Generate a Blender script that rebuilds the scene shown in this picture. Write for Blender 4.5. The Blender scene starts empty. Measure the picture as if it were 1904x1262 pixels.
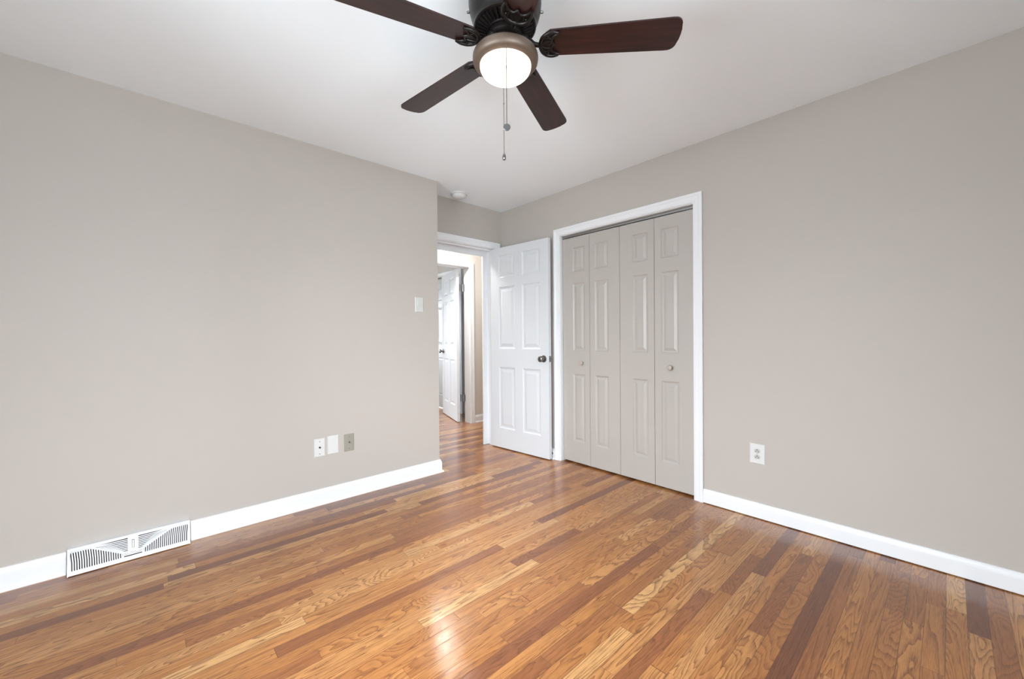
import bpy, bmesh, math, random
from mathutils import Vector, Matrix
random.seed(7)
S = bpy.context.scene
COL = S.collection
PI = math.pi

# ------------------------------------------------------------------ camera
W_PX = 1904.0
F_PX = 747.2853
yaw, pitch, roll, CAM_Z = 0.8289, -0.0075, -0.0079, 1.134
cd = bpy.data.cameras.new('camera'); cam = bpy.data.objects.new('camera', cd); COL.objects.link(cam)
fw = Vector((-math.sin(yaw)*math.cos(pitch), math.cos(yaw)*math.cos(pitch), math.sin(pitch)))
rt = Vector((math.cos(yaw), math.sin(yaw), 0)); up = rt.cross(fw)
r2 = rt*math.cos(roll) + up*math.sin(roll); u2 = up*math.cos(roll) - rt*math.sin(roll)
cam.matrix_world = Matrix(((r2.x, u2.x, -fw.x, 0), (r2.y, u2.y, -fw.y, 0), (r2.z, u2.z, -fw.z, CAM_Z), (0, 0, 0, 1)))
cd.sensor_width = 36.0; cd.lens = F_PX/W_PX*36.0; cd.clip_start = 0.02
S.camera = cam

# ------------------------------------------------------------------ world, light, exposure
wd = bpy.data.worlds.new('world'); S.world = wd; wd.use_nodes = True
_nt = wd.node_tree; bg = _nt.nodes['Background']
_tc = _nt.nodes.new('ShaderNodeTexCoord'); _sx = _nt.nodes.new('ShaderNodeSeparateXYZ'); _nt.links.new(_tc.outputs['Generated'], _sx.inputs[0])
_rp = _nt.nodes.new('ShaderNodeMapRange'); _rp.inputs[1].default_value = -0.02; _rp.inputs[2].default_value = 0.06; _nt.links.new(_sx.outputs[2], _rp.inputs[0])
_mx = _nt.nodes.new('ShaderNodeMix'); _mx.data_type = 'RGBA'; _nt.links.new(_rp.outputs[0], _mx.inputs[0])
GROUND, SKY = (7.0, 7.8, 8.3), (9.5, 10.4, 11.1)      # bright overcast sky over pale ground
_mx.inputs[6].default_value = (*GROUND, 1); _mx.inputs[7].default_value = (*SKY, 1)
_nt.links.new(_mx.outputs[2], bg.inputs[0])
_up = _nt.nodes.new('ShaderNodeMapRange'); _up.inputs[1].default_value = 0.0; _up.inputs[2].default_value = 0.5; _up.inputs[3].default_value = 1.0; _up.inputs[4].default_value = 2.0
_nt.links.new(_sx.outputs[2], _up.inputs[0]); _nt.links.new(_up.outputs[0], bg.inputs[1])      # brighter towards the zenith
S.view_settings.view_transform = 'Standard'; S.view_settings.look = 'None'
S.view_settings.exposure = 0.74; S.view_settings.gamma = 1.0; S.view_settings.use_curve_mapping = False

def portal(name, loc, direction, sx, sy):
    l = bpy.data.lights.new(name, 'AREA'); l.shape = 'RECTANGLE'; l.size = sx; l.size_y = sy
    l.cycles.is_portal = True
    o = bpy.data.objects.new(name, l); COL.objects.link(o); o.location = loc
    o.rotation_euler = Vector(direction).to_track_quat('-Z', 'Y').to_euler()
# daylight enters by the two windows behind the camera and the one of the room across the hall
portal('daylight_side', (0.925, 0.25, 1.34), (-1, 0, 0), 1.7, 1.44)
portal('daylight_rear', (-1.025, -0.985, 1.34), (0, 1, 0), 1.55, 1.44)
portal('daylight_far', (-7.325, 1.75, 1.35), (1, 0, 0), 2.0, 1.3)

# ------------------------------------------------------------------ materials
def mat(name):
    m = bpy.data.materials.new(name); m.use_nodes = True
    nt = m.node_tree; b = nt.nodes['Principled BSDF']
    return m, nt, b
def nd(nt, typ, **kw):
    n = nt.nodes.new(typ)
    for k, v in kw.items():
        if k.startswith('i_'): n.inputs[int(k[2:])].default_value = v
        else: setattr(n, k, v)
    return n
def mth(nt, op, a, b=None, c=None):
    n = nt.nodes.new('ShaderNodeMath'); n.operation = op
    for i, v in enumerate((a, b, c)):
        if v is None: continue
        if isinstance(v, (int, float)): n.inputs[i].default_value = v
        else: nt.links.new(v, n.inputs[i])
    return n.outputs[0]
def mixc(nt, f, a, b, bt='MIX'):
    n = nt.nodes.new('ShaderNodeMix'); n.data_type = 'RGBA'; n.blend_type = bt
    for i, v in ((0, f), (6, a), (7, b)):
        if isinstance(v, (int, float)): n.inputs[i].default_value = v
        elif isinstance(v, tuple): n.inputs[i].default_value = v
        else: nt.links.new(v, n.inputs[i])
    return n.outputs[2]
def ramp(nt, f, stops):
    n = nt.nodes.new('ShaderNodeValToRGB'); cr = n.color_ramp
    while len(cr.elements) < len(stops): cr.elements.new(0.5)
    for e, (p, c) in zip(cr.elements, stops): e.position = p; e.color = (*c, 1)
    nt.links.new(f, n.inputs[0]); return n.outputs[0]
def srgb(r, g, b):
    f = lambda v: (v/255/12.92) if v/255 <= 0.04045 else ((v/255+0.055)/1.055)**2.4
    return (f(r), f(g), f(b))

def paint(name, col, rough=0.6, bump=0.0, scale=300.0, spec=0.4, mottling=0.0):
    m, nt, b = mat(name)
    b.inputs['Base Color'].default_value = (*col, 1); b.inputs['Roughness'].default_value = rough
    b.inputs['Specular IOR Level'].default_value = spec
    tc = nd(nt, 'ShaderNodeTexCoord')
    if bump:
        n = nd(nt, 'ShaderNodeTexNoise'); n.inputs['Scale'].default_value = scale; n.inputs['Detail'].default_value = 3
        nt.links.new(tc.outputs['Object'], n.inputs['Vector'])
        bp = nd(nt, 'ShaderNodeBump'); bp.inputs['Strength'].default_value = bump; bp.inputs['Distance'].default_value = 0.001
        nt.links.new(n.outputs[0], bp.inputs['Height']); nt.links.new(bp.outputs[0], b.inputs['Normal'])
    if mottling:
        n = nd(nt, 'ShaderNodeTexNoise'); n.inputs['Scale'].default_value = 7; n.inputs['Detail'].default_value = 5
        nt.links.new(tc.outputs['Object'], n.inputs['Vector'])
        f = mth(nt, 'MULTIPLY_ADD', n.outputs[0], mottling, 1-mottling*0.5)
        c = mixc(nt, 1.0, (*col, 1), f, 'MULTIPLY')
        nt.links.new(c, b.inputs['Base Color'])
    return m
def metal(name, col, rough=0.35, metallic=1.0):
    m, nt, b = mat(name)
    b.inputs['Base Color'].default_value = (*col, 1); b.inputs['Roughness'].default_value = rough
    b.inputs['Metallic'].default_value = metallic
    return m

M_WALL = paint('beige_wall_paint', srgb(183, 175.5, 168.5), 0.55, 0.10, 260, 0.35, 0.015)
M_HALL = paint('hall_wall_paint', srgb(208, 202, 195), 0.6, 0.10, 260, 0.3)
M_CEIL = paint('ceiling_paint', srgb(242, 248, 252), 0.9, 0.08, 200, 0.2)
M_TRIM = paint('white_gloss_trim', srgb(229, 230, 232), 0.32, 0.03, 60, 0.5)
M_DOOR = paint('white_door_paint', srgb(209, 211, 214), 0.34, 0.05, 90, 0.5)
M_CLOSET = paint('beige_closet_door_paint', srgb(178, 172, 166), 0.38, 0.05, 90, 0.5, 0.05)
M_PLASTIC = paint('white_plastic', srgb(212, 212, 210), 0.35)
M_SWITCH = paint('off_white_plastic', srgb(200, 201, 197), 0.4)
M_ALMOND = paint('almond_plate', srgb(152, 147, 136), 0.45)
M_IVORY = paint('receptacle_plastic', srgb(186, 186, 183), 0.4)
M_REG = paint('register_enamel', srgb(226, 227, 229), 0.4)
M_BLACK = paint('dark_gap', (0.012, 0.012, 0.012), 0.7)
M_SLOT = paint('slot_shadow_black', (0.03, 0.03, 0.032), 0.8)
M_BRONZE = metal('oil_rubbed_bronze', (0.014, 0.011, 0.010), 0.36, 0.5)
M_RING = metal('brushed_brown_bronze', (0.120, 0.083, 0.061), 0.45, 0.35)
M_NICKEL = metal('satin_nickel', (0.46, 0.45, 0.44), 0.34)
M_DARKNICK = metal('aged_pewter', (0.20, 0.195, 0.19), 0.33)
M_STEEL = metal('grey_steel', (0.42, 0.42, 0.42), 0.4)
M_KNOB = paint('painted_beige_knob', srgb(178, 168, 158), 0.35)
M_CHAIN = metal('brass_chain', (0.13, 0.11, 0.085), 0.45, 0.4)

def emis(name, col, st):
    m = bpy.data.materials.new(name); m.use_nodes = True; nt = m.node_tree
    b = nt.nodes['Principled BSDF']; b.inputs['Base Color'].default_value = (0.9, 0.88, 0.84, 1)
    b.inputs['Roughness'].default_value = 0.25
    b.inputs['Emission Color'].default_value = (*col, 1); b.inputs['Emission Strength'].default_value = st
    return m
M_BOWL = emis('lit_frosted_glass', (1.0, 0.88, 0.72), 1.5)
M_HALLGLASS = emis('lit_hall_glass', (1.0, 0.98, 0.945), 112.0)

def glass():
    m = bpy.data.materials.new('window_glass'); m.use_nodes = True; nt = m.node_tree; nt.nodes.clear()
    o = nd(nt, 'ShaderNodeOutputMaterial'); t = nd(nt, 'ShaderNodeBsdfTransparent'); g = nd(nt, 'ShaderNodeBsdfGlossy')
    g.inputs['Roughness'].default_value = 0.0
    fr = nd(nt, 'ShaderNodeFresnel'); mx = nd(nt, 'ShaderNodeMixShader')
    nt.links.new(fr.outputs[0], mx.inputs[0]); nt.links.new(t.outputs[0], mx.inputs[1]); nt.links.new(g.outputs[0], mx.inputs[2])
    nt.links.new(mx.outputs[0], o.inputs[0]); return m
M_GLASS = glass()

def oak_floor():
    m, nt, b = mat('oak_strip_floor')
    L = nt.links
    tc = nd(nt, 'ShaderNodeTexCoord'); sp = nd(nt, 'ShaderNodeSeparateXYZ'); L.new(tc.outputs['Object'], sp.inputs[0])
    x, y = sp.outputs[0], sp.outputs[1]
    Wd = 0.0572
    xs = mth(nt, 'DIVIDE', mth(nt, 'ADD', x, 0.012), Wd)
    ix = mth(nt, 'FLOOR', xs); fx = mth(nt, 'SUBTRACT', xs, ix)
    wn = nd(nt, 'ShaderNodeTexWhiteNoise', noise_dimensions='1D'); L.new(ix, wn.inputs['W'])
    wn2 = nd(nt, 'ShaderNodeTexWhiteNoise', noise_dimensions='1D'); L.new(mth(nt, 'ADD', ix, 371.3), wn2.inputs['W'])
    ln = mth(nt, 'MULTIPLY_ADD', wn.outputs[0], 0.75, 0.55)
    ys = mth(nt, 'DIVIDE', mth(nt, 'MULTIPLY_ADD', wn2.outputs[0], 9.0, mth(nt, 'ADD', y, 20.0)), ln)
    # uneven lengths inside one strip
    ys = mth(nt, 'ADD', ys, mth(nt, 'MULTIPLY', mth(nt, 'SINE', mth(nt, 'MULTIPLY', ys, 2.3)), 0.28))
    iy = mth(nt, 'FLOOR', ys); fy = mth(nt, 'SUBTRACT', ys, iy)
    cx = nd(nt, 'ShaderNodeCombineXYZ'); L.new(ix, cx.inputs[0]); L.new(iy, cx.inputs[1])
    w3 = nd(nt, 'ShaderNodeTexWhiteNoise', noise_dimensions='3D'); L.new(cx.outputs[0], w3.inputs['Vector'])
    rnd = w3.outputs[0]; scol = nd(nt, 'ShaderNodeSeparateColor'); L.new(w3.outputs[1], scol.inputs[0])
    base = ramp(nt, rnd, [(0.0, (0.150, 0.050, 0.021)), (0.13, (0.235, 0.082, 0.028)), (0.36, (0.345, 0.135, 0.038)),
                          (0.72, (0.410, 0.170, 0.048)), (0.90, (0.460, 0.212, 0.070)), (1.0, (0.560, 0.308, 0.120))])
    # grain: contour lines of a noise stretched along the plank, one seed, stretch and density per plank
    gv = nd(nt, 'ShaderNodeCombineXYZ')
    st = mth(nt, 'POWER', scol.outputs[2], 1.6)
    L.new(mth(nt, 'MULTIPLY', fx, mth(nt, 'MULTIPLY_ADD', st, -0.75, 1.25)), gv.inputs[0])
    L.new(mth(nt, 'MULTIPLY', y, mth(nt, 'MULTIPLY_ADD', st, 3.6, 0.5)), gv.inputs[1])
    L.new(mth(nt, 'MULTIPLY', rnd, 90.0), gv.inputs[2])
    n1 = nd(nt, 'ShaderNodeTexNoise'); n1.inputs['Scale'].default_value = 1.0; n1.inputs['Detail'].default_value = 3.0; n1.inputs['Roughness'].default_value = 0.32
    L.new(gv.outputs[0], n1.inputs['Vector'])
    pv = nd(nt, 'ShaderNodeCombineXYZ'); L.new(mth(nt, 'MULTIPLY', x, 520.0), pv.inputs[0]); L.new(mth(nt, 'MULTIPLY', y, 22.0), pv.inputs[1]); L.new(mth(nt, 'MULTIPLY', rnd, 31.0), pv.inputs[2])
    n2 = nd(nt, 'ShaderNodeTexNoise'); n2.inputs['Scale'].default_value = 1.0; n2.inputs['Detail'].default_value = 3.0
    L.new(pv.outputs[0], n2.inputs['Vector'])
    por = ramp(nt, n2.outputs[0], [(0.36, (0, 0, 0)), (0.62, (1, 1, 1))])
    rings = mth(nt, 'MULTIPLY_ADD', scol.outputs[1], 80.0, 55.0)
    ph = mth(nt, 'ADD', mth(nt, 'MULTIPLY', n1.outputs[0], rings), mth(nt, 'MULTIPLY', n2.outputs[0], 1.3))
    sn = mth(nt, 'FRACT', mth(nt, 'DIVIDE', ph, 6.2832))
    sn = mth(nt, 'POWER', sn, 2.4)                       # soft rise, sharp edge, like early wood
    amt = mth(nt, 'MULTIPLY_ADD', scol.outputs[0], 0.55, 0.50)
    g1 = mth(nt, 'MULTIPLY', mth(nt, 'MULTIPLY', sn, amt), mth(nt, 'MULTIPLY_ADD', por, 0.4, 0.6))
    c1 = mixc(nt, g1, base, mixc(nt, 1.0, base, (0.27, 0.18, 0.15, 1), 'MULTIPLY'))
    # slow drift of tone along a plank
    n3 = nd(nt, 'ShaderNodeTexNoise'); n3.inputs['Scale'].default_value = 2.4; n3.inputs['Detail'].default_value = 3
    L.new(tc.outputs['Object'], n3.inputs['Vector'])
    dv = mth(nt, 'MULTIPLY', mth(nt, 'MULTIPLY_ADD', n3.outputs[0], 0.40, 0.82), mth(nt, 'MULTIPLY_ADD', por, -0.26, 1.13))
    c2 = mixc(nt, 1.0, c1, dv, 'MULTIPLY')
    # joints
    ex = mth(nt, 'MINIMUM', fx, mth(nt, 'SUBTRACT', 1.0, fx)); ex = mth(nt, 'MULTIPLY', ex, Wd)
    ey = mth(nt, 'MINIMUM', fy, mth(nt, 'SUBTRACT', 1.0, fy)); ey = mth(nt, 'MULTIPLY', ey, ln)
    ed = mth(nt, 'MINIMUM', ex, ey)
    mr = nd(nt, 'ShaderNodeMapRange'); mr.inputs[1].default_value = 0.0003; mr.inputs[2].default_value = 0.0013; L.new(ed, mr.inputs[0])
    gap = mr.outputs[0]
    c3 = mixc(nt, gap, mixc(nt, 1.0, c2, (0.42, 0.36, 0.34, 1), 'MULTIPLY'), c2)
    L.new(c3, b.inputs['Base Color'])
    # varnish: worn, uneven gloss
    n4 = nd(nt, 'ShaderNodeTexNoise'); n4.inputs['Scale'].default_value = 11.0; n4.inputs['Detail'].default_value = 6
    L.new(tc.outputs['Object'], n4.inputs['Vector'])
    b.inputs['Roughness'].default_value = 0.45
    b.inputs['Specular IOR Level'].default_value = 0.15
    b.inputs['Coat Weight'].default_value = 0.9; b.inputs['Coat IOR'].default_value = 1.5
    L.new(ramp(nt, n4.outputs[0], [(0.30, (0.10,)*3), (0.50, (0.155,)*3), (0.72, (0.25,)*3)]), b.inputs['Coat Roughness'])
    hp = mth(nt, 'ADD', mth(nt, 'MULTIPLY', gap, 0.0006), mth(nt, 'MULTIPLY', n3.outputs[0], 0.0004))
    hp = mth(nt, 'ADD', hp, mth(nt, 'MULTIPLY', por, 0.00010))
    # every strip cups a little
    hp = mth(nt, 'ADD', hp, mth(nt, 'MULTIPLY', mth(nt, 'MULTIPLY', fx, mth(nt, 'SUBTRACT', 1.0, fx)), 0.0010))
    bp = nd(nt, 'ShaderNodeBump'); bp.inputs['Strength'].default_value = 0.5; bp.inputs['Distance'].default_value = 1.0
    L.new(hp, bp.inputs['Height']); L.new(bp.outputs[0], b.inputs['Normal']); L.new(bp.outputs[0], b.inputs['Coat Normal'])
    return m
M_FLOOR = oak_floor()

def mahogany():
    m, nt, b = mat('dark_mahogany_blade')
    tc = nd(nt, 'ShaderNodeTexCoord'); mp = nd(nt, 'ShaderNodeMapping'); mp.inputs['Scale'].default_value = (5, 70, 30)
    nt.links.new(tc.outputs['Object'], mp.inputs[0])
    n = nd(nt, 'ShaderNodeTexNoise'); n.inputs['Scale'].default_value = 1; n.inputs['Detail'].default_value = 5; n.inputs['Distortion'].default_value = 0.6
    nt.links.new(mp.outputs[0], n.inputs['Vector'])
    c = ramp(nt, n.outputs[0], [(0.3, (0.007, 0.0028, 0.0026)), (0.55, (0.025, 0.0062, 0.0056)), (0.78, (0.044, 0.011, 0.0095))])
    nt.links.new(c, b.inputs['Base Color']); b.inputs['Roughness'].default_value = 0.34
    b.inputs['Specular IOR Level'].default_value = 0.5
    return m
M_WOOD = mahogany()

# ------------------------------------------------------------------ mesh helpers
def obj(name, bm, material, parent=None, loc=None, smooth=False, bevel=0.0):
    bmesh.ops.remove_doubles(bm, verts=bm.verts, dist=1e-6)
    bmesh.ops.recalc_face_normals(bm, faces=bm.faces)
    me = bpy.data.meshes.new(name)
    for f in bm.faces: f.smooth = smooth
    bm.to_mesh(me); bm.free()
    me.materials.append(material)
    o = bpy.data.objects.new(name, me); COL.objects.link(o)
    if loc is not None: o.location = loc
    if parent is not None: o.parent = parent
    if bevel:
        md = o.modifiers.new('bevel', 'BEVEL'); md.width = bevel; md.segments = 2; md.limit_method = 'ANGLE'
    if smooth:
        md = o.modifiers.new('edge_split', 'EDGE_SPLIT'); md.split_angle = math.radians(38)
    return o
def tag(o, label, cat=None, group=None, kind=None):
    o['label'] = label
    if cat: o['category'] = cat
    if group: o['group'] = group
    if kind: o['kind'] = kind
    return o
def thing(name, label, cat, loc=(0, 0, 0), rz=0.0, group=None, kind=None):
    o = bpy.data.objects.new(name, None); COL.objects.link(o); o.location = loc; o.rotation_euler = (0, 0, rz)
    o.empty_display_size = 0.05
    return tag(o, label, cat, group, kind)
def box(bm, x0, x1, y0, y1, z0, z1):
    v = [bm.verts.new((x, y, z)) for z in (z0, z1) for y in (y0, y1) for x in (x0, x1)]
    for f in ((0, 2, 3, 1), (4, 5, 7, 6), (0, 1, 5, 4), (2, 6, 7, 3), (0, 4, 6, 2), (1, 3, 7, 5)):
        bm.faces.new([v[i] for i in f])
def lathe(bm, prof, seg=48, ax='z', cap=True):
    """prof: (r, h) pairs; ax = axis along which h runs"""
    def P(r, h, a):
        c, s = math.cos(a)*r, math.sin(a)*r
        return (c, s, h) if ax == 'z' else ((h, c, s) if ax == 'x' else (s, h, c))
    rings = []
    for r, h in prof:
        if r < 1e-6: rings.append([bm.verts.new(P(0, h, 0))])
        else: rings.append([bm.verts.new(P(r, h, 2*PI*i/seg)) for i in range(seg)])
    for A, B in zip(rings[:-1], rings[1:]):
        for i in range(seg):
            j = (i+1) % seg
            if len(A) == 1 and len(B) == 1: continue
            if len(A) == 1: bm.faces.new((A[0], B[j], B[i]))
            elif len(B) == 1: bm.faces.new((A[i], A[j], B[0]))
            else: bm.faces.new((A[i], A[j], B[j], B[i]))
    if cap:
        for R in (rings[0], rings[-1]):
            if len(R) > 2: bm.faces.new(R)
def tube(bm, pts, rad, seg=10):
    pts = [Vector(p) for p in pts]; n = len(pts)
    rads = rad if isinstance(rad, (list, tuple)) else [rad]*n
    rings = []
    up = Vector((0, 0, 1))
    for i, p in enumerate(pts):
        t = (pts[min(i+1, n-1)] - pts[max(i-1, 0)]).normalized()
        a = t.cross(up)
        if a.length < 1e-3: a = t.cross(Vector((1, 0, 0)))
        a.normalize(); b2 = a.cross(t)
        rings.append([bm.verts.new(p + (a*math.cos(2*PI*k/seg) + b2*math.sin(2*PI*k/seg))*rads[i]) for k in range(seg)])
    for A, B in zip(rings[:-1], rings[1:]):
        for k in range(seg): bm.faces.new((A[k], A[(k+1) % seg], B[(k+1) % seg], B[k]))
    bm.faces.new(rings[0]); bm.faces.new(rings[-1])
def smooth_path(pts, n=6):
    """Catmull-Rom through pts"""
    P = [Vector(p) for p in pts]; out = []
    for i in range(len(P)-1):
        p0, p1, p2, p3 = P[max(i-1, 0)], P[i], P[i+1], P[min(i+2, len(P)-1)]
        for k in range(n):
            t = k/n
            out.append(0.5*((2*p1) + (p2-p0)*t + (2*p0-5*p1+4*p2-p3)*t*t + (3*p1-p0-3*p2+p3)*t**3))
    out.append(P[-1]); return out
def sweep(bm, path, prof, to3d):
    """prof (offset to the right of travel, height) swept with mitred corners along a 2-D path"""
    n = len(path); V = [Vector(p) for p in path]; rings = []
    for i in range(n):
        d0 = (V[i]-V[i-1]).normalized() if i > 0 else (V[1]-V[0]).normalized()
        d1 = (V[i+1]-V[i]).normalized() if i < n-1 else d0
        n0, n1 = Vector((d0.y, -d0.x)), Vector((d1.y, -d1.x))
        mv = (n0+n1); mv = mv/max(1e-6, mv.dot(n0))
        rings.append([bm.verts.new(to3d(*(V[i]+mv*a), h)) for a, h in prof])
    k = len(prof)
    for A, B in zip(rings[:-1], rings[1:]):
        for i in range(k): bm.faces.new((A[i], A[(i+1) % k], B[(i+1) % k], B[i]))
    bm.faces.new(rings[0]); bm.faces.new(rings[-1])
def prism(bm, outline, z0, z1):
    a = [bm.verts.new((x, y, z0)) for x, y in outline]; b2 = [bm.verts.new((x, y, z1)) for x, y in outline]
    n = len(outline)
    bm.faces.new(a); bm.faces.new(b2)
    for i in range(n): bm.faces.new((a[i], a[(i+1) % n], b2[(i+1) % n], b2[i]))
def copy_tree(o, parent=None):
    c = o.copy(); COL.objects.link(c)
    if parent is not None: c.parent = parent
    for ch in list(o.children): copy_tree(ch, c)
    return c

# ------------------------------------------------------------------ dimensions
CE = 2.44
XL, XE, YB, YE = -2.91, -3.192, 2.79, 1.828        # left wall, entry wall, right wall, left wall's end
XH0, XH1, XH2 = -3.318, -4.25, -4.372               # hall side of the entry wall, far hall wall, its far face
XR, YR = 0.80, -0.86                                # window walls behind the camera
YO0, YO1, HD = 1.926, 2.690, 2.035                  # bedroom door opening
CX0, CX1, CH = -2.393, -1.196, 2.036                # closet opening
YH0, YH1 = 2.383, 3.147                             # hall far doorway
YF = 3.466; XF = -7.2                               # far room: closet wall, window wall

# ------------------------------------------------------------------ setting
bm = bmesh.new(); box(bm, XF-0.12, XR+0.12, YR-0.12, 4.72, -0.1, 0.0)
tag(obj('floor', bm, M_FLOOR), 'glossy oak strip floor in mixed honey and brown tones', 'floor', kind='structure')
bm = bmesh.new(); box(bm, XF-0.12, XR+0.12, YR-0.12, 4.72, CE, CE+0.1)
tag(obj('ceiling', bm, M_CEIL), 'plain flat white ceiling above the room', 'ceiling', kind='structure')

def wall(name, label, boxes, m=M_WALL):
    bm = bmesh.new()
    for b_ in boxes: box(bm, *b_)
    return tag(obj(name, bm, m), label, 'wall', kind='structure')
wall('wall_left', 'long beige wall at left with register, wall plates and switch', [(XH0, XL, YR-0.12, YE, 0, CE)])
wall('wall_entry', 'short beige wall over the open bedroom doorway',
     [(XH0, XE, YE, YO0-0.018, 0, CE), (XH0, XE, YO1+0.018, YB, 0, CE), (XH0, XE, YO0-0.018, YO1+0.018, HD+0.018, CE)])
wall('wall_right', 'long beige wall at right holding the closet doors and an outlet',
     [(XH0, CX0-0.018, YB, YB+0.12, 0, CE), (CX1+0.018, XR+0.12, YB, YB+0.12, 0, CE), (CX0-0.018, CX1+0.018, YB, YB+0.12, CH+0.018, CE)])
# window walls behind the camera
wy0, wy1, wz0, wz1 = -0.60, 1.10, 0.62, 2.06
wx0, wx1 = -1.80, -0.25
wall('wall_side', 'beige wall behind the camera with a window',
     [(XR, XR+0.12, YR-0.12, wy0, 0, CE), (XR, XR+0.12, wy1, YB, 0, CE), (XR, XR+0.12, wy0, wy1, 0, wz0), (XR, XR+0.12, wy0, wy1, wz1, CE)])
wall('wall_rear', 'beige wall at the rear with a window facing the closet',
     [(XL, wx0, YR-0.12, YR, 0, CE), (wx1, XR, YR-0.12, YR, 0, CE), (wx0, wx1, YR-0.12, YR, 0, wz0), (wx0, wx1, YR-0.12, YR, wz1, CE)])
wall('wall_hall', 'pale hallway wall seen through the open bedroom doorway',
     [(XH2, XH1, 0.4, YH0-0.018, 0, CE), (XH2, XH1, YH1+0.018, 4.6, 0, CE), (XH2, XH1, YH0-0.018, YH1+0.018, HD+0.018, CE)], M_HALL)
wall('wall_hall_near', 'near hallway side wall past the entry', [(XH0, XE, YB+0.12, 4.6, 0, CE)], M_HALL)
wall('wall_hall_end', 'hallway end wall out of sight', [(XH2, XE, 4.6, 4.72, 0, CE)], M_HALL)
wall('wall_hall_start', 'hallway start wall out of sight', [(XH1, XH0, 0.28, 0.4, 0, CE)], M_HALL)
FX0, FX1, FH = -6.45, -4.92, 2.085
wall('wall_far_right', 'beige closet wall of the room across the hall',
     [(FX1+0.01, XH2, YF, YF+0.12, 0, CE), (XF, FX0-0.01, YF, YF+0.12, 0, CE), (FX0-0.01, FX1+0.01, YF, YF+0.12, FH+0.01, CE)], M_HALL)
wall('wall_far_left', 'side wall of the room across the hall', [(XF, XH2, 0.28, 0.4, 0, CE)], M_HALL)
wall('wall_far_back', 'window wall of the room across the hall',
     [(XF-0.12, XF, 0.28, 0.75, 0, CE), (XF-0.12, XF, 2.75, YF+0.12, 0, CE), (XF-0.12, XF, 0.75, 2.75, 0, 0.7), (XF-0.12, XF, 0.75, 2.75, 2.0, CE)], M_HALL)
wall('wall_closet', 'inner shell of the closet behind the folding doors',
     [(CX0-0.3, CX1+0.3, YB+0.72, YB+0.76, 0, CE), (CX0-0.34, CX0-0.3, YB+0.12, YB+0.76, 0, CE), (CX1+0.3, CX1+0.34, YB+0.12, YB+0.76, 0, CE)])
wall('wall_far_closet', 'inner shell of the far room closet', [(FX0-0.1, FX1+0.1, YF+0.6, YF+0.64, 0, CE)], M_HALL)

# windows (all three stand behind the camera or out of sight; they are where the daylight comes from)
def window(n, origin, rz, w, h, label):
    t = thing('window_%d' % n, label, 'window', origin, rz, kind='structure')
    bm = bmesh.new()
    for a in (box,):
        a(bm, -w/2, -w/2+0.05, -0.05, 0.05, 0, h); a(bm, w/2-0.05, w/2, -0.05, 0.05, 0, h)
        a(bm, -w/2+0.05, w/2-0.05, -0.05, 0.05, 0, 0.05); a(bm, -w/2+0.05, w/2-0.05, -0.05, 0.05, h-0.05, h)
        a(bm, -w/2+0.05, w/2-0.05, -0.02, 0.02, h/2-0.022, h/2+0.022)
    obj('window_frame', bm, M_TRIM, t)
    bm = bmesh.new(); box(bm, -w/2+0.05, w/2-0.05, -0.003, 0.003, 0.05, h/2-0.022); box(bm, -w/2+0.05, w/2-0.05, -0.003, 0.003, h/2+0.022, h-0.05)
    obj('window_glass', bm, M_GLASS, t)
window(1, (XR+0.065, (wy0+wy1)/2, wz0), PI/2, wy1-wy0, wz1-wz0, 'window in the side wall behind the camera')
window(2, ((wx0+wx1)/2, YR-0.065, wz0), 0, wx1-wx0, wz1-wz0, 'window in the rear wall facing the closet')
window(3, (XF-0.065, 1.75, 0.7), PI/2, 2.0, 1.3, 'window of the room across the hall')

# ---- baseboards
def base_prof(h):
    return [(0, 0), (0.027, 0), (0.0265, 0.007), (0.0235, 0.013), (0.0175, 0.0175), (0.0150, 0.020), (0.0150, h-0.026),
            (0.0140, h-0.020), (0.0105, h-0.014), (0.0085, h-0.008), (0.0080, h-0.002), (0.0060, h), (0, h)]
def base_flat(h):
    return [(0, 0.005), (0.0145, 0.005), (0.0150, 0.006), (0.0150, h-0.026), (0.0140, h-0.020), (0.0105, h-0.014), (0.0085, h-0.008), (0.0080, h-0.002), (0.0060, h), (0, h)]
def baseboard(name, label, paths, h=0.10, pf=base_prof):
    bm = bmesh.new()
    for p in paths: sweep(bm, p, pf(h), lambda u, v, z: (u, v, z))
    return tag(obj(name, bm, M_TRIM), label, 'baseboard', kind='structure')
VY0, VY1 = -0.285, 0.182
baseboard('baseboard_left', 'white baseboard under the left wall, cut by the register',
          [[(XL, VY0-0.002), (XL, VY0-0.002), (XL, YR)][0:1] + [(XL, YR)]][0:0] + [[(XL, YR+0.03), (XL, VY0-0.003)], [(XL, VY1+0.003), (XL, YE), (XE+0.03, YE)]], 0.104)
baseboard('baseboard_right', 'white baseboard under the right wall past the closet', [[(CX1+0.064, YB), (XR-0.03, YB)]], 0.095, base_flat)
baseboard('baseboard_corner', 'short white baseboard behind the open bedroom door', [[(XE+0.03, YB), (CX0-0.066, YB)]], 0.095)
baseboard('baseboard_hall', 'white baseboard under the pale hallway wall', [[(XH1, YH1+0.066), (XH1, 4.57)]], 0.10)
baseboard('baseboard_rear', 'white baseboard under the rear window wall', [[(XR-0.03, YR), (XL+0.03, YR)]], 0.10)
baseboard('baseboard_side', 'white baseboard under the side window wall', [[(XR, YB-0.03), (XR, YR+0.03)]], 0.10)

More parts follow.
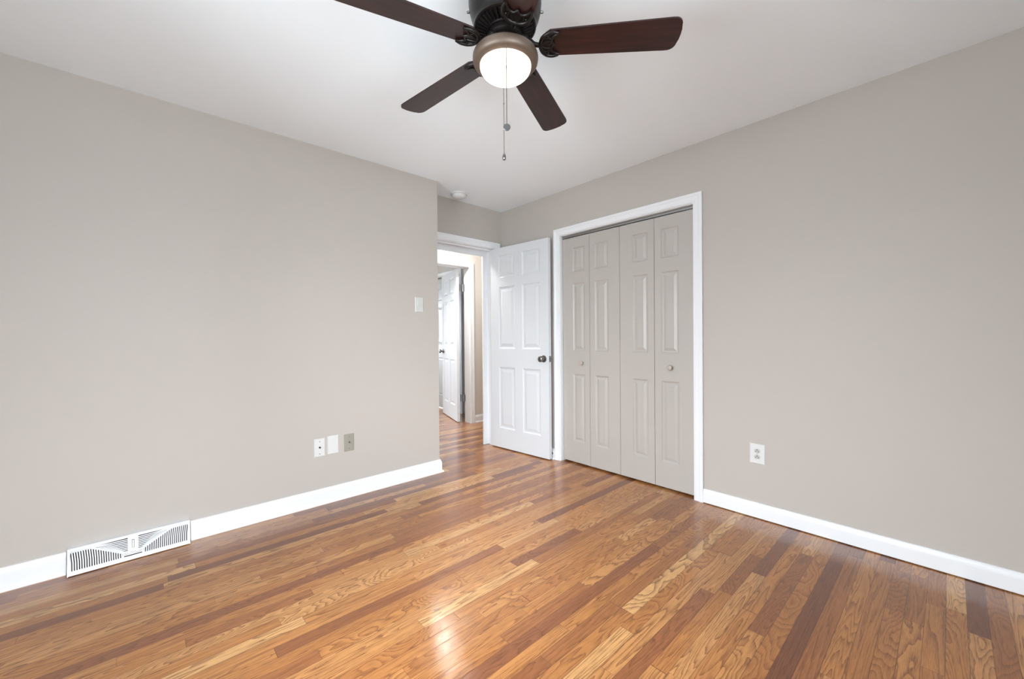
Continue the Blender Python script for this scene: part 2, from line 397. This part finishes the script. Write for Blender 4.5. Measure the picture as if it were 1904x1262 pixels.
# ---- casings: the profile runs from the opening's edge outward
CAS = [(0, 0), (0, 0.009), (0.004, 0.0125), (0.010, 0.0125), (0.014, 0.0105), (0.019, 0.0115), (0.038, 0.0145), (0.043, 0.0180), (0.058, 0.0180), (0.063, 0.0150), (0.063, 0)]
def casing(name, label, path, to3d, jambs):
    t = thing(name, label, 'door casing', to3d(path[0][0], 0, 0), kind='structure')
    o3 = Vector(t.location)
    bm = bmesh.new(); sweep(bm, path, CAS, lambda u, v, h: tuple(Vector(to3d(u, v, h))-o3)); obj('casing', bm, M_TRIM, t)
    bm = bmesh.new()
    for b_ in jambs: box(bm, b_[0]-o3.x, b_[1]-o3.x, b_[2]-o3.y, b_[3]-o3.y, b_[4]-o3.z, b_[5]-o3.z)
    obj('jamb', bm, M_TRIM, t)
    return t
E_ = 0.004
# closet: u runs with -x so that the right of travel is outward
casing('trim_1', 'white moulded casing around the beige closet doors', [(-CX1-E_, 0), (-CX1-E_, CH+E_), (-CX0+E_, CH+E_), (-CX0+E_, 0)][::-1],
       lambda u, v, h: (-u, YB-h, v),
       [(CX0-0.018, CX0, YB, YB+0.12, 0, CH+0.018), (CX1, CX1+0.018, YB, YB+0.12, 0, CH+0.018), (CX0, CX1, YB, YB+0.12, CH, CH+0.018)])
casing('trim_2', 'white moulded casing around the open bedroom doorway', [(YO0-E_, 0), (YO0-E_, HD+E_), (YO1+E_, HD+E_), (YO1+E_, 0)][::-1],
       lambda u, v, h: (XE+h, u, v),
       [(XH0, XE, YO0-0.018, YO0, 0, HD+0.018), (XH0, XE, YO1, YO1+0.018, 0, HD+0.018), (XH0, XE, YO0, YO1, HD, HD+0.018),
        (XH0+0.045, XE-0.045, YO1-0.012, YO1, 0, HD), (XH0+0.045, XE-0.045, YO0, YO0+0.012, 0, HD), (XH0+0.045, XE-0.045, YO0+0.012, YO1-0.012, HD-0.012, HD)])
casing('trim_3', 'white casing on the hallway side of the bedroom doorway', [(YO0-E_, 0), (YO0-E_, HD+E_), (YO1+E_, HD+E_), (YO1+E_, 0)],
       lambda u, v, h: (XH0-h, u, v), [(XH0-0.002, XH0, YO1, YO1+0.004, 0, HD)])
casing('trim_4', 'white casing around the doorway across the hall', [(YH0-E_, 0), (YH0-E_, HD+E_), (YH1+E_, HD+E_), (YH1+E_, 0)][::-1],
       lambda u, v, h: (XH1+h, u, v),
       [(XH2, XH1, YH0-0.018, YH0, 0, HD+0.018), (XH2, XH1, YH1, YH1+0.018, 0, HD+0.018), (XH2, XH1, YH0, YH1, HD, HD+0.018)])
casing('trim_5', 'white casing of the closet in the room across the hall', [(-FX1, 0), (-FX1, FH), (-FX0, FH), (-FX0, 0)][::-1],
       lambda u, v, h: (-u, YF-h, v), [(FX0-0.01, FX0, YF, YF+0.12, 0, FH), (FX1, FX1+0.01, YF, YF+0.12, 0, FH), (FX0, FX1, YF, YF+0.12, FH, FH+0.01)])

# ---- panelled doors: one slab with moulded raised panels on both faces; x along the width, front faces -y
def slab(bm, w, h, th, panels, ml=0.022, rise=0.026):
    xs = sorted({0, w, *[p[0] for p in panels], *[p[1] for p in panels]})
    zs = sorted({0, h, *[p[2] for p in panels], *[p[3] for p in panels]})
    for side in (0, 1):
        y0 = 0.0 if side == 0 else th; s = 1 if side == 0 else -1
        for xa, xb in zip(xs[:-1], xs[1:]):
            for za, zb in zip(zs[:-1], zs[1:]):
                cx, cz = (xa+xb)/2, (za+zb)/2
                if any(p[0] < cx < p[1] and p[2] < cz < p[3] for p in panels): continue
                bm.faces.new([bm.verts.new(v) for v in ((xa, y0, za), (xb, y0, za), (xb, y0, zb), (xa, y0, zb))])
        for p in panels:
            rings = []
            for ins, dep in ((0, 0), (0.004, 0.004), (ml*0.55, 0.0075), (ml, 0.0085), (ml+rise*0.9, 0.0030), (ml+rise, 0.0022)):
                rings.append([bm.verts.new((x, y0+s*dep, z)) for x, z in ((p[0]+ins, p[2]+ins), (p[1]-ins, p[2]+ins), (p[1]-ins, p[3]-ins), (p[0]+ins, p[3]-ins))])
            for A, B in zip(rings[:-1], rings[1:]):
                for i in range(4): bm.faces.new((A[i], A[(i+1) % 4], B[(i+1) % 4], B[i]))
            bm.faces.new(rings[-1])
    for xa, xb in zip(xs[:-1], xs[1:]):
        for z in (0, h): bm.faces.new([bm.verts.new(v) for v in ((xa, 0, z), (xb, 0, z), (xb, th, z), (xa, th, z))])
    for za, zb in zip(zs[:-1], zs[1:]):
        for x in (0, w): bm.faces.new([bm.verts.new(v) for v in ((x, 0, za), (x, th, za), (x, th, zb), (x, 0, zb))])
SIX = [(x0, x1, z0, z1) for x0, x1 in ((0.112, 0.330), (0.430, 0.648)) for z0, z1 in ((0.200, 0.815), (1.005, 1.625), (1.715, 1.940))]
KNOB = [(0.0, 0.0), (0.031, 0.0), (0.0325, 0.003), (0.030, 0.007), (0.016, 0.010), (0.011, 0.016), (0.0105, 0.026), (0.014, 0.031),
        (0.023, 0.036), (0.0275, 0.043), (0.0285, 0.050), (0.0265, 0.058), (0.020, 0.063), (0.010, 0.0655), (0.0, 0.066)]
def six_panel(name, label, loc, rz, hinges):
    t = thing(name, label, 'door', loc, rz, kind='structure')
    th, w, h = 0.035, 0.748, 2.02
    bm = bmesh.new(); slab(bm, w, h, th, SIX); obj('door_slab', bm, M_DOOR, t, (0, 0, 0.010))
    for s in (0, 1):
        bm = bmesh.new(); lathe(bm, [(r, -hh if s == 0 else hh) for r, hh in KNOB], 28, 'y')
        obj('door_knob', bm, M_DARKNICK, t, (0.690, 0 if s == 0 else th, 0.926), smooth=True)['label'] = 'pewter grey round knob'
    bm = bmesh.new(); box(bm, 0, 0.0012, -0.0125, 0.0125, -0.028, 0.028); box(bm, 0.0012, 0.010, -0.006, 0.006, -0.011, 0.011)
    obj('latch_plate', bm, M_DARKNICK, t, (w, th/2, 0.926))
    for z in hinges:
        bm = bmesh.new(); lathe(bm, [(0.007, -0.05), (0.007, 0.05)], 14, 'z')
        box(bm, -0.006, -0.003, -0.034, 0.0, -0.045, 0.045); box(bm, -0.052, -0.0495, -0.03, 0.004, -0.045, 0.045)
        obj('hinge', bm, M_STEEL, t, (-0.002, th+0.002, z))
    return t
six_panel('door_1', 'white six-panel bedroom door standing open beside the closet', (-3.217+0.003, 2.655, 0), math.radians(4.6), ())
d2 = six_panel('door_2', 'white six-panel door standing open across the hall', (-4.40, 3.085+0.0, 0), PI-math.radians(18), ())

# ---- closet folding doors, two pairs of two leaves
ZP = [(0.195, 0.795), (1.0, 1.598), (1.70, 1.915)]
def leaf(w, wide_left, h=1.995):
    a, b2 = (0.112, w-0.052) if wide_left else (0.052, w-0.108)
    bm = bmesh.new(); slab(bm, w, h, 0.030, [(a, b2, z0-0.012, z1-0.012) for z0, z1 in ZP], 0.018, 0.020)
    return bm
LW = (CX1-CX0-0.012)/4
BK = [(0.0, 0.0), (0.012, 0.0), (0.0115, 0.006), (0.014, 0.012), (0.0185, 0.018), (0.0190, 0.023), (0.0165, 0.028), (0.009, 0.031), (0, 0.0315)]
def bifold(name, label, x0, knob_leaf, kx):
    t = thing(name, label, 'closet door', (x0, YB+0.032, 0), kind='structure')
    for k in range(2):
        bm = leaf(LW-0.003, k == 0)
        lf = obj('door_leaf', bm, M_CLOSET, t, (k*LW+0.0015, 0, 0.014))
        if k == knob_leaf:
            bm = bmesh.new(); lathe(bm, [(r, -hh) for r, hh in BK], 24, 'y')
            obj('door_knob', bm, M_KNOB, lf, (kx, 0, 0.884), smooth=True)['label'] = 'small round greyish knob'
    return t
bifold('door_3', 'left pair of beige folding closet doors, next to the open white door', CX0+0.006, 0, 0.215)
bifold('door_4', 'right pair of beige folding closet doors, next to the outlet wall', CX0+0.006+2*LW, 1, 0.125)
t = thing('trim_6', 'steel sliding track above the folding closet doors', 'track', (CX0, YB+0.03, CH), kind='structure')
bm = bmesh.new(); w = CX1-CX0
box(bm, 0.002, w-0.002, 0.002, 0.006, -0.020, -0.002); box(bm, 0.002, w-0.002, 0.030, 0.034, -0.020, -0.002); box(bm, 0.002, w-0.002, 0.002, 0.034, -0.004, -0.0015)
obj('track_channel', bm, M_STEEL, t)
for x in (0.03, w-0.05):
    bm = bmesh.new(); box(bm, x, x+0.03, 0.007, 0.029, -0.026, -0.006); obj('track_bracket', bm, M_DARKNICK, t)
# far closet doors
t = thing('door_5', 'white folding closet doors glimpsed in the room across the hall', 'closet door', (FX0, YF+0.03, 0), kind='structure')
FW = (FX1-FX0)/4
for k in range(4):
    bm = bmesh.new(); slab(bm, FW-0.003, 2.045, 0.03, [(0.10 if k % 2 == 0 else 0.055, FW-(0.055 if k % 2 == 0 else 0.10), z0, z1) for z0, z1 in ZP], 0.018, 0.02)
    obj('door_leaf', bm, M_DOOR, t, (k*FW+0.0015, 0, 0.012))
t = thing('trim_7', 'dark track above the far closet doors', 'track', (FX0, YF+0.03, FH), kind='structure')
bm = bmesh.new(); box(bm, 0.003, FX1-FX0-0.003, 0.0, 0.03, -0.024, -0.002); obj('track_channel', bm, M_DARKNICK, t)

# hinges of the door across the hall sit in the gap between door and jamb
for z in (0.324, 1.785):
    bm = bmesh.new(); lathe(bm, [(0.0075, -0.047), (0.0075, 0.047)], 14, 'z')
    box(bm, -0.004, 0.028, 0.006, 0.009, -0.045, 0.045); box(bm, -0.030, -0.006, -0.0325, -0.0295, -0.045, 0.045)
    o = obj('hinge', bm, M_STEEL); o.parent = d2
    o.matrix_parent_inverse = (Matrix.Translation(d2.location) @ Matrix.Rotation(d2.rotation_euler.z, 4, 'Z')).inverted()
    o.location = (-4.379, 3.132, z)

# ------------------------------------------------------------------ wall fittings
def rplate(bm, w, h, th, bev=0.004):
    """plate in x-z facing -y, back on y=0"""
    r = []
    for ins, y in ((0, 0), (0, -th*0.45), (bev, -th)):
        r.append([bm.verts.new((x, y, z)) for x, z in ((-w/2+ins, -h/2+ins), (w/2-ins, -h/2+ins), (w/2-ins, h/2-ins), (-w/2+ins, h/2-ins))])
    for A, B in zip(r[:-1], r[1:]):
        for i in range(4): bm.faces.new((A[i], A[(i+1) % 4], B[(i+1) % 4], B[i]))
    bm.faces.new(r[0]); bm.faces.new(r[-1])
def screw(t, x, z, y, m):
    bm = bmesh.new(); lathe(bm, [(0.0, -0.0015), (0.0022, -0.0014), (0.0034, -0.0005), (0.0034, 0.0004)], 14, 'y')
    return obj('screw', bm, m, t, (x, y, z), smooth=True)
RZL = PI/2   # local -y -> world +x
def wallplate(label, y, z, m, jack, w=0.070, h=0.122):
    t = thing('wall_plate', label, 'wall plate', (XL, y, z), RZL, 'plates low on the left wall')
    bm = bmesh.new(); rplate(bm, w, h, 0.006); obj('cover_plate', bm, m, t)
    for s in (-1, 1): screw(t, 0, s*0.042, -0.0062, M_DARKNICK if jack else m)
    if jack:
        bm = bmesh.new(); lathe(bm, [(0.0062, 0.0), (0.0062, -0.003), (0.0048, -0.003), (0.0048, -0.009), (0.0030, -0.009), (0.0030, -0.004), (0, -0.004)], 16, 'y')
        obj('cable_jack', bm, M_SLOT if jack == 1 else M_DARKNICK, t, (0, -0.006, 0.002), smooth=True)
    return t
wallplate('white cable plate with a black jack, farthest left of three', 0.877, 0.386, M_PLASTIC, 1)
wallplate('blank white plate, in the middle of the low row of three', 0.9655, 0.391, M_PLASTIC, 0, 0.074, 0.126)
wallplate('grey-beige jack plate, nearest the doorway of the low row', 1.076, 0.386, M_ALMOND, 2)

t = thing('light_switch', 'white rocker light switch on the left wall near the doorway', 'light switch', (XL, 1.6495, 1.398), RZL)
bm = bmesh.new(); rplate(bm, 0.076, 0.120, 0.006); obj('cover_plate', bm, M_SWITCH, t)
bm = bmesh.new()
box(bm, -0.0165, 0.0165, -0.0075, -0.0045, -0.033, 0.033)
v = [(-0.015, -0.0075, -0.031), (0.015, -0.0075, -0.031), (0.015, -0.0105, 0.031), (-0.015, -0.0105, 0.031), (-0.015, -0.005, 0.031), (0.015, -0.005, 0.031), (-0.015, -0.005, -0.031), (0.015, -0.005, -0.031)]
v = [bm.verts.new(p) for p in v]
for f in ((0, 1, 2, 3), (3, 2, 5, 4), (0, 3, 4, 6), (1, 7, 5, 2), (0, 6, 7, 1), (4, 5, 7, 6)): bm.faces.new([v[i] for i in f])
obj('rocker', bm, M_SWITCH, t)

t = thing('power_outlet', 'white duplex power outlet on the right wall past the closet', 'power outlet', (-0.806, YB, 0.397), 0)
bm = bmesh.new(); rplate(bm, 0.084, 0.122, 0.006, 0.005); obj('cover_plate', bm, M_PLASTIC, t)
for s in (-1, 1):
    bm = bmesh.new(); pts = []
    for k in range(24):
        a = 2*PI*k/24; pts.append((0.0165*math.cos(a), max(-0.0125, min(0.0125, 0.0165*math.sin(a)))))
    a_ = [bm.verts.new((x, -0.0085, z)) for x, z in pts]; b_ = [bm.verts.new((x, -0.0055, z)) for x, z in pts]
    bm.faces.new(a_); bm.faces.new(b_)
    for i in range(24): bm.faces.new((a_[i], a_[(i+1) % 24], b_[(i+1) % 24], b_[i]))
    rc = obj('receptacle', bm, M_IVORY, t, (0, 0, s*0.0185))
    bm = bmesh.new(); box(bm, -0.0080, -0.0054, -0.0089, -0.008, -0.0065, 0.0020); box(bm, 0.0054, 0.0084, -0.0089, -0.008, -0.0075, 0.0020)
    lathe(bm, [(0, -0.0089), (0.0030, -0.0089), (0.0030, -0.008)], 14, 'y'); 
    for vv in list(bm.verts)[16:]: vv.co.z += 0.0068
    obj('slot', bm, M_BLACK, rc)
screw(t, 0, 0.0, -0.0062, M_STEEL)

# door stop on the little baseboard behind the door
t = thing('door_stop', 'small dark door stop on the baseboard behind the open door', 'door stop', (-2.487, YB-0.0150, 0.052))
bm = bmesh.new(); lathe(bm, [(0.0, 0.0), (0.009, 0.0), (0.009, -0.003), (0.0045, -0.005), (0.0045, -0.030), (0.0075, -0.031), (0.0075, -0.042), (0.004, -0.044), (0, -0.044)], 16, 'y')
obj('bumper', bm, M_DARKNICK, t, smooth=True)

# smoke detector
t = thing('smoke_detector', 'round white smoke detector on the ceiling near the doorway', 'smoke detector', (-3.03, 2.135, CE))
bm = bmesh.new(); lathe(bm, [(0, 0), (0.074, 0), (0.074, -0.010), (0.070, -0.013), (0, -0.013)], 40); obj('mounting_base', bm, M_PLASTIC, t, smooth=True)
bm = bmesh.new(); lathe(bm, [(0.062, -0.013), (0.064, -0.018), (0.062, -0.030), (0.054, -0.040), (0.040, -0.044), (0.022, -0.045), (0.021, -0.048), (0, -0.048)], 40); obj('sensor_cover', bm, M_PLASTIC, t, smooth=True)

# hall ceiling lamp (behind the door head; its light shows on the hall wall and in the floor)
t = thing('hall_ceiling_light', 'round lit flush ceiling lamp in the hallway', 'ceiling light', (-3.78, 2.44, CE))
bm = bmesh.new(); lathe(bm, [(0, 0), (0.14, 0), (0.145, -0.012), (0.14, -0.024), (0.125, -0.024)], 40, cap=False); obj('lamp_base', bm, M_NICKEL, t, smooth=True)
bm = bmesh.new(); lathe(bm, [(0.128, -0.022)] + [(0.128*math.cos(a), -0.024-0.075*math.sin(a)) for a in [k*PI/2/8 for k in range(9)]], 40); obj('glass_dome', bm, M_HALLGLASS, t, smooth=True)

# ------------------------------------------------------------------ floor register
def register():
    Lr, Hr = VY1-VY0-0.006, 0.122
    t = thing('floor_register', 'white louvred baseboard register low on the left wall', 'register', (XL, (VY0+VY1)/2, 0), RZL)
    yb, yt = -0.064, -0.034
    f = lambda x, s, d=0.0: (x, yb+(yt-yb)*s - d, 0.004+s*(Hr-0.004))   # s 0..1 up the sloped face, d proud of it
    def quad(bm, P, m0=0.0, m1=0.0028):
        a = [bm.verts.new(f(x, s, m0)) for x, s in P]; b2 = [bm.verts.new(f(x, s, m1)) for x, s in P]
        bm.faces.new(a); bm.faces.new(b2); n = len(P)
        for i in range(n): bm.faces.new((a[i], a[(i+1) % n], b2[(i+1) % n], b2[i]))
    def strip(bm, pts, w, m0=0.0, m1=0.0028):
        for (x0, s0), (x1, s1) in zip(pts[:-1], pts[1:]):
            dx, ds = (x1-x0), (s1-s0)*Hr; l = math.hypot(dx, ds); nx, ns = -ds/l*w/2, dx/l*w/2/Hr
            quad(bm, [(x0+nx, s0+ns), (x0-nx, s0-ns), (x1-nx, s1-ns), (x1+nx, s1+ns)], m0, m1)
    h = Lr/2
    bm = bmesh.new()     # housing: ends, top and the frame of the face
    for x in (-h, h-0.003):
        e = [(x, 0.0, 0.0), (x, yb, 0.0), (x, yt, Hr), (x, 0.0, Hr)]
        a = [bm.verts.new(p) for p in e]; b2 = [bm.verts.new((p[0]+0.003, p[1], p[2])) for p in e]
        bm.faces.new(a); bm.faces.new(b2)
        for i in range(4): bm.faces.new((a[i], a[(i+1) % 4], b2[(i+1) % 4], b2[i]))
    box(bm, -h, h, yt-0.003, 0.0, Hr-0.002, Hr+0.001)
    quad(bm, [(-h, 0.0), (h, 0.0), (h, 0.16), (-h, 0.16)]); quad(bm, [(-h, 0.90), (h, 0.90), (h, 1.0), (-h, 1.0)])
    quad(bm, [(-h, 0.16), (-h+0.010, 0.16), (-h+0.010, 0.90), (-h, 0.90)]); quad(bm, [(h-0.010, 0.16), (h, 0.16), (h, 0.90), (h-0.010, 0.90)])
    obj('housing', bm, M_REG, t)
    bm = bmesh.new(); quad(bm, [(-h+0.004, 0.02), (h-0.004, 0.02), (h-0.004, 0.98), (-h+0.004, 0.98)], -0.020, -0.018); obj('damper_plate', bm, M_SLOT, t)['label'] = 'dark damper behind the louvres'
    bm = bmesh.new()     # louvre face
    top = lambda x: 0.88 if abs(x) > 0.155 else (0.88 - 0.55*((0.155-abs(x))/(0.155-0.036))**1.05 if abs(x) > 0.036 else 0.33)
    for sg in (-1, 1):
        pts = [(sg*x, top(x)) for x in (h-0.010, 0.17, 0.15, 0.12, 0.09, 0.06, 0.036)]
        strip(bm, pts, 0.008)
        # wing between the two slotted fields
        for k in range(22):
            x = 0.042 + k*(h-0.012-0.042)/21.0
            tp = top(x)
            lean = 0.012*max(0.0, (tp-0.45))
            strip(bm, [(sg*(x), 0.16), (sg*(x+0.001), 0.16+(tp-0.16)*0.45), (sg*(x+0.001+lean), min(0.90, tp+0.02))], 0.0044)
        # upper field: nearly horizontal louvres fanning out from the centre lever
        for k in range(8):
            s0 = 0.36 + k*0.068
            xe = 0.036 + (0.155-0.036)*min(1.0, max(0.0, (s0+0.02-0.33)/0.55))*0.98
            strip(bm, [(sg*0.018, s0), (sg*(0.018+(xe-0.018)*0.5), s0+0.012), (sg*(xe+0.012), min(0.9, s0+0.10))], 0.0040)
        quad(bm, [(sg*0.011, 0.30), (sg*0.020, 0.30), (sg*0.020, 0.90), (sg*0.011, 0.90)])
        quad(bm, [(sg*0.034, 0.16), (sg*0.040, 0.16), (sg*0.040, 0.36), (sg*0.034, 0.36)])
    for k in range(3): quad(bm, [(-0.036, 0.205+k*0.055), (0.036, 0.205+k*0.055), (0.036, 0.245+k*0.055), (-0.036, 0.245+k*0.055)])
    quad(bm, [(-0.011, 0.33), (-0.0045, 0.33), (-0.0045, 0.90), (-0.011, 0.90)]); quad(bm, [(0.0045, 0.33), (0.011, 0.33), (0.011, 0.90), (0.0045, 0.90)])
    quad(bm, [(-0.0045, 0.33), (0.0045, 0.33), (0.0045, 0.46), (-0.0045, 0.46)]); quad(bm, [(-0.0045, 0.80), (0.0045, 0.80), (0.0045, 0.90), (-0.0045, 0.90)])
    obj('louvre_face', bm, M_REG, t)
    bm = bmesh.new(); quad(bm, [(-0.0028, 0.48), (0.0028, 0.48), (0.0028, 0.78), (-0.0028, 0.78)], -0.004, 0.004); obj('damper_lever', bm, M_DARKNICK, t)['label'] = 'grey damper lever in the middle slot'
register()

# ------------------------------------------------------------------ ceiling fan
FX, FY = -1.0941, 0.9813
fan = thing('ceiling_fan', 'dark five-blade ceiling fan with a lit glass bowl', 'ceiling fan', (FX, FY, CE))
bm = bmesh.new()
lathe(bm, [(0, 0), (0.128, 0), (0.131, -0.006), (0.131, -0.020), (0.134, -0.024), (0.134, -0.034), (0.131, -0.038), (0.132, -0.105), (0.130, -0.125), (0.124, -0.148), (0.116, -0.168),
           (0.1125, -0.178), (0.1125, -0.186), (0.107, -0.189), (0.104, -0.186), (0.068, -0.200), (0.066, -0.206), (0.062, -0.206), (0, -0.206)], 72)
mh = obj('motor_housing', bm, M_BRONZE, fan, smooth=True)
bm = bmesh.new()                       # flutes round the vent ring
for k in range(36):
    a = 2*PI*k/36; c, s = math.cos(a), math.sin(a)
    P = lambda r, tt, z: (c*r - s*tt, s*r + c*tt, z)
    pr = [(-0.0042, 0.0), (-0.0030, -0.0055), (0.0, -0.0075), (0.0030, -0.0055), (0.0042, 0.0)]
    A = [bm.verts.new(P(0.071, y*0.62, -0.199+z*0.8)) for y, z in pr]; B = [bm.verts.new(P(0.103, y, -0.1865+z)) for y, z in pr]
    for i in range(4): bm.faces.new((A[i], A[i+1], B[i+1], B[i]))
    bm.faces.new(A); bm.faces.new(B)
obj('vent_flutes', bm, M_BRONZE, mh, smooth=True)
for k in range(4):
    a = PI/4 + k*PI/2 + math.radians(3)
    bm = bmesh.new(); lathe(bm, [(0.0045, -0.004), (0.0045, 0.004), (0.003, 0.006), (0, 0.0065)], 12, 'x')
    o = obj('screw', bm, M_DARKNICK, mh, (0.133*math.cos(a), 0.133*math.sin(a), -0.128), smooth=True); o.rotation_euler = (0, 0, a)
bm = bmesh.new(); lathe(bm, [(0, -0.204), (0.060, -0.204), (0.062, -0.210), (0.062, -0.222), (0.056, -0.228), (0.050, -0.230), (0, -0.230)], 48)
hub = obj('hub', bm, M_BRONZE, fan, smooth=True)
bm = bmesh.new(); lathe(bm, [(0.048, -0.228), (0.049, -0.235), (0.047, -0.262), (0.050, -0.268), (0.050, -0.272)], 40); obj('switch_housing', bm, M_BRONZE, fan, smooth=True)
bm = bmesh.new()
lathe(bm, [(0.040, -0.266), (0.052, -0.268), (0.070, -0.272), (0.094, -0.277), (0.108, -0.281), (0.115, -0.286), (0.1185, -0.293), (0.1190, -0.302), (0.1175, -0.310),
           (0.1140, -0.3165), (0.110, -0.3195), (0.106, -0.3212), (0.0940, -0.3245), (0.091, -0.320), (0.050, -0.300)], 72, cap=False)
lk = obj('light_ring', bm, M_RING, fan, smooth=True)
lk['label'] = 'brown bronze ring holding the glass bowl'
bm = bmesh.new(); lathe(bm, [(0.0925, -0.319)] + [(0.0930*math.cos(a)**0.95 if a < PI/2-1e-3 else 0.0, -0.3262-0.0485*math.sin(a)) for a in [k*PI/2/14 for k in range(15)]], 64, cap=False)
obj('glass_bowl', bm, M_BOWL, lk, smooth=True)['label'] = 'frosted glass bowl, lit'

# blades
R0, R1 = 0.128, 0.608
def blade_outline():
    w0, w1 = 0.051, 0.0625
    pts = []
    # root, chamfered
    pts += [(R0, -0.030), (R0+0.010, -0.040), (R0+0.026, -w0)]
    pts += [(R0+0.2, -w0-(w1-w0)*0.45), (R1-0.040, -w1)]
    for k in range(1, 7):
        a = -PI/2 + k*(PI/2)/6; pts.append((R1-0.034+0.030*math.cos(a), -w1+0.026+0.026*math.sin(a)))
    pts += [(R1, -0.02), (R1+0.001, 0.0), (R1, 0.02)]
    for k in range(0, 6):
        a = k*(PI/2)/6; pts.append((R1-0.034+0.030*math.cos(a), w1-0.026+0.026*math.sin(a)))
    pts += [(R1-0.040, w1), (R0+0.2, w0+(w1-w0)*0.45), (R0+0.026, w0), (R0+0.010, 0.040), (R0, 0.030)]
    return pts
def blade_mesh():
    bm = bmesh.new(); prism(bm, blade_outline(), -0.003, 0.003); return bm
def iron_mesh():
    bm = bmesh.new(); z = -0.0085
    out = smooth_path([(0.184, 0.043, z), (0.165, 0.0475, z), (0.143, 0.043, z), (0.126, 0.028, z), (0.119, 0.009, z), (0.119, -0.009, z), (0.126, -0.028, z), (0.143, -0.043, z), (0.165, -0.0475, z), (0.184, -0.043, z)], 5)
    n = len(out); tube(bm, out, [0.0038+0.0034*math.sin(PI*min(1, i/(n-1)*1.0))**0.6 for i in range(n)], 10)
    mus = smooth_path([(0.185, 0.042, z), (0.170, 0.035, z), (0.160, 0.025, z), (0.157, 0.013, z), (0.163, 0.005, z), (0.168, 0.0, z), (0.163, -0.005, z), (0.157, -0.013, z), (0.160, -0.025, z), (0.170, -0.035, z), (0.185, -0.042, z)], 5)
    tube(bm, mus, 0.0046, 10)
    for s in (-1, 1):
        tube(bm, smooth_path([(0.120, s*0.006, z), (0.136, s*0.012, z), (0.157, s*0.014, z)], 5), 0.0034, 8)
        tube(bm, smooth_path([(0.124, s*0.024, z), (0.140, s*0.028, z), (0.158, s*0.022, z)], 5), 0.0030, 8)
        for (x, y) in ((0.146, 0.034*s),):
            bmesh.ops.create_icosphere(bm, subdivisions=2, radius=0.0042, matrix=Matrix.Translation((x, y, z-0.001)))
    prism(bm, [(0.120, -0.012), (0.128, -0.030), (0.145, -0.044), (0.166, -0.046), (0.166, -0.034), (0.158, -0.020), (0.160, 0), (0.158, 0.020), (0.166, 0.034), (0.166, 0.046), (0.145, 0.044), (0.128, 0.030), (0.120, 0.012)], -0.0075, -0.0030)
    arm = smooth_path([(0.048, 0, 0.036), (0.066, 0, 0.030), (0.082, 0, 0.012), (0.098, 0, -0.003), (0.124, 0, -0.0085)], 6)
    tube(bm, arm, [0.0105]*8 + [0.0085]*(len(arm)-8), 12)
    return bm
PH, TAU, ZB = 0.7423, -0.1763, 2.1794-CE
b0 = obj('fan_blade', blade_mesh(), M_WOOD, fan)
i0 = obj('blade_iron', iron_mesh(), M_BRONZE, b0, smooth=True)
i0['label'] = 'black ornamental blade bracket'
TW = {0: (0.0, 0.012), 1: (0.0, 0.004), 2: (0.0, 0.004), 3: (-0.068, 0.0), 4: (-0.02, 0.013)}
for k in range(5):
    b_ = b0 if k == 0 else copy_tree(b0, fan)
    da, dz = TW[k]
    b_.rotation_euler = (Matrix.Rotation(PH+k*math.radians(72)+da, 4, 'Z') @ Matrix.Rotation(TAU, 4, 'X')).to_euler()
    b_.location = (0.0061, 0.0067, ZB+dz)
# pull chains
tocam = Vector((-FX, -FY, 0)).normalized(); lat = Vector((rt.x, rt.y, 0)).normalized()
def chain(off, side, z0, z1, disc):
    p = tocam*off + lat*side
    bm = bmesh.new(); z = z0
    while z > z1:
        bmesh.ops.create_icosphere(bm, subdivisions=1, radius=0.0018, matrix=Matrix.Translation((0, 0, z))); z -= 0.0036
    lathe(bm, [(0.0011, z0), (0.0011, z1)], 8)
    lathe(bm, [(0.0, z0+0.006), (0.0036, z0+0.006), (0.0036, z0-0.004), (0.0, z0-0.004)], 10)
    zc = z0-0.082
    lathe(bm, [(0.0008, zc+0.006), (0.0024, zc+0.003), (0.0024, zc-0.003), (0.0008, zc-0.006)], 10)
    c = obj('pull_chain', bm, M_CHAIN, fan, tuple(p), smooth=True)
    bm = bmesh.new()
    if disc: lathe(bm, [(0, -0.0022), (0.0110, -0.0022), (0.0122, -0.0012), (0.0122, 0.0012), (0.0110, 0.0022), (0, 0.0022)], 30, 'y')
    else:
        lathe(bm, [(0, 0.0125), (0.003, 0.0115), (0.0050, 0.008), (0.0066, 0.0), (0.0070, -0.006), (0.0056, -0.0115), (0.003, -0.0135), (0, -0.0138)], 20)
    fo = obj('fob', bm, M_DARKNICK, c, (0, 0, z1-0.011), smooth=True); fo.rotation_euler = (0, 0, math.atan2(tocam.y, tocam.x)+PI/2)
    fo['label'] = 'grey disc pull' if disc else 'small grey teardrop pull'
chain(0.104, 0.003, -0.314, -0.587, True)
chain(-0.108, -0.008, -0.314, -0.592, False)
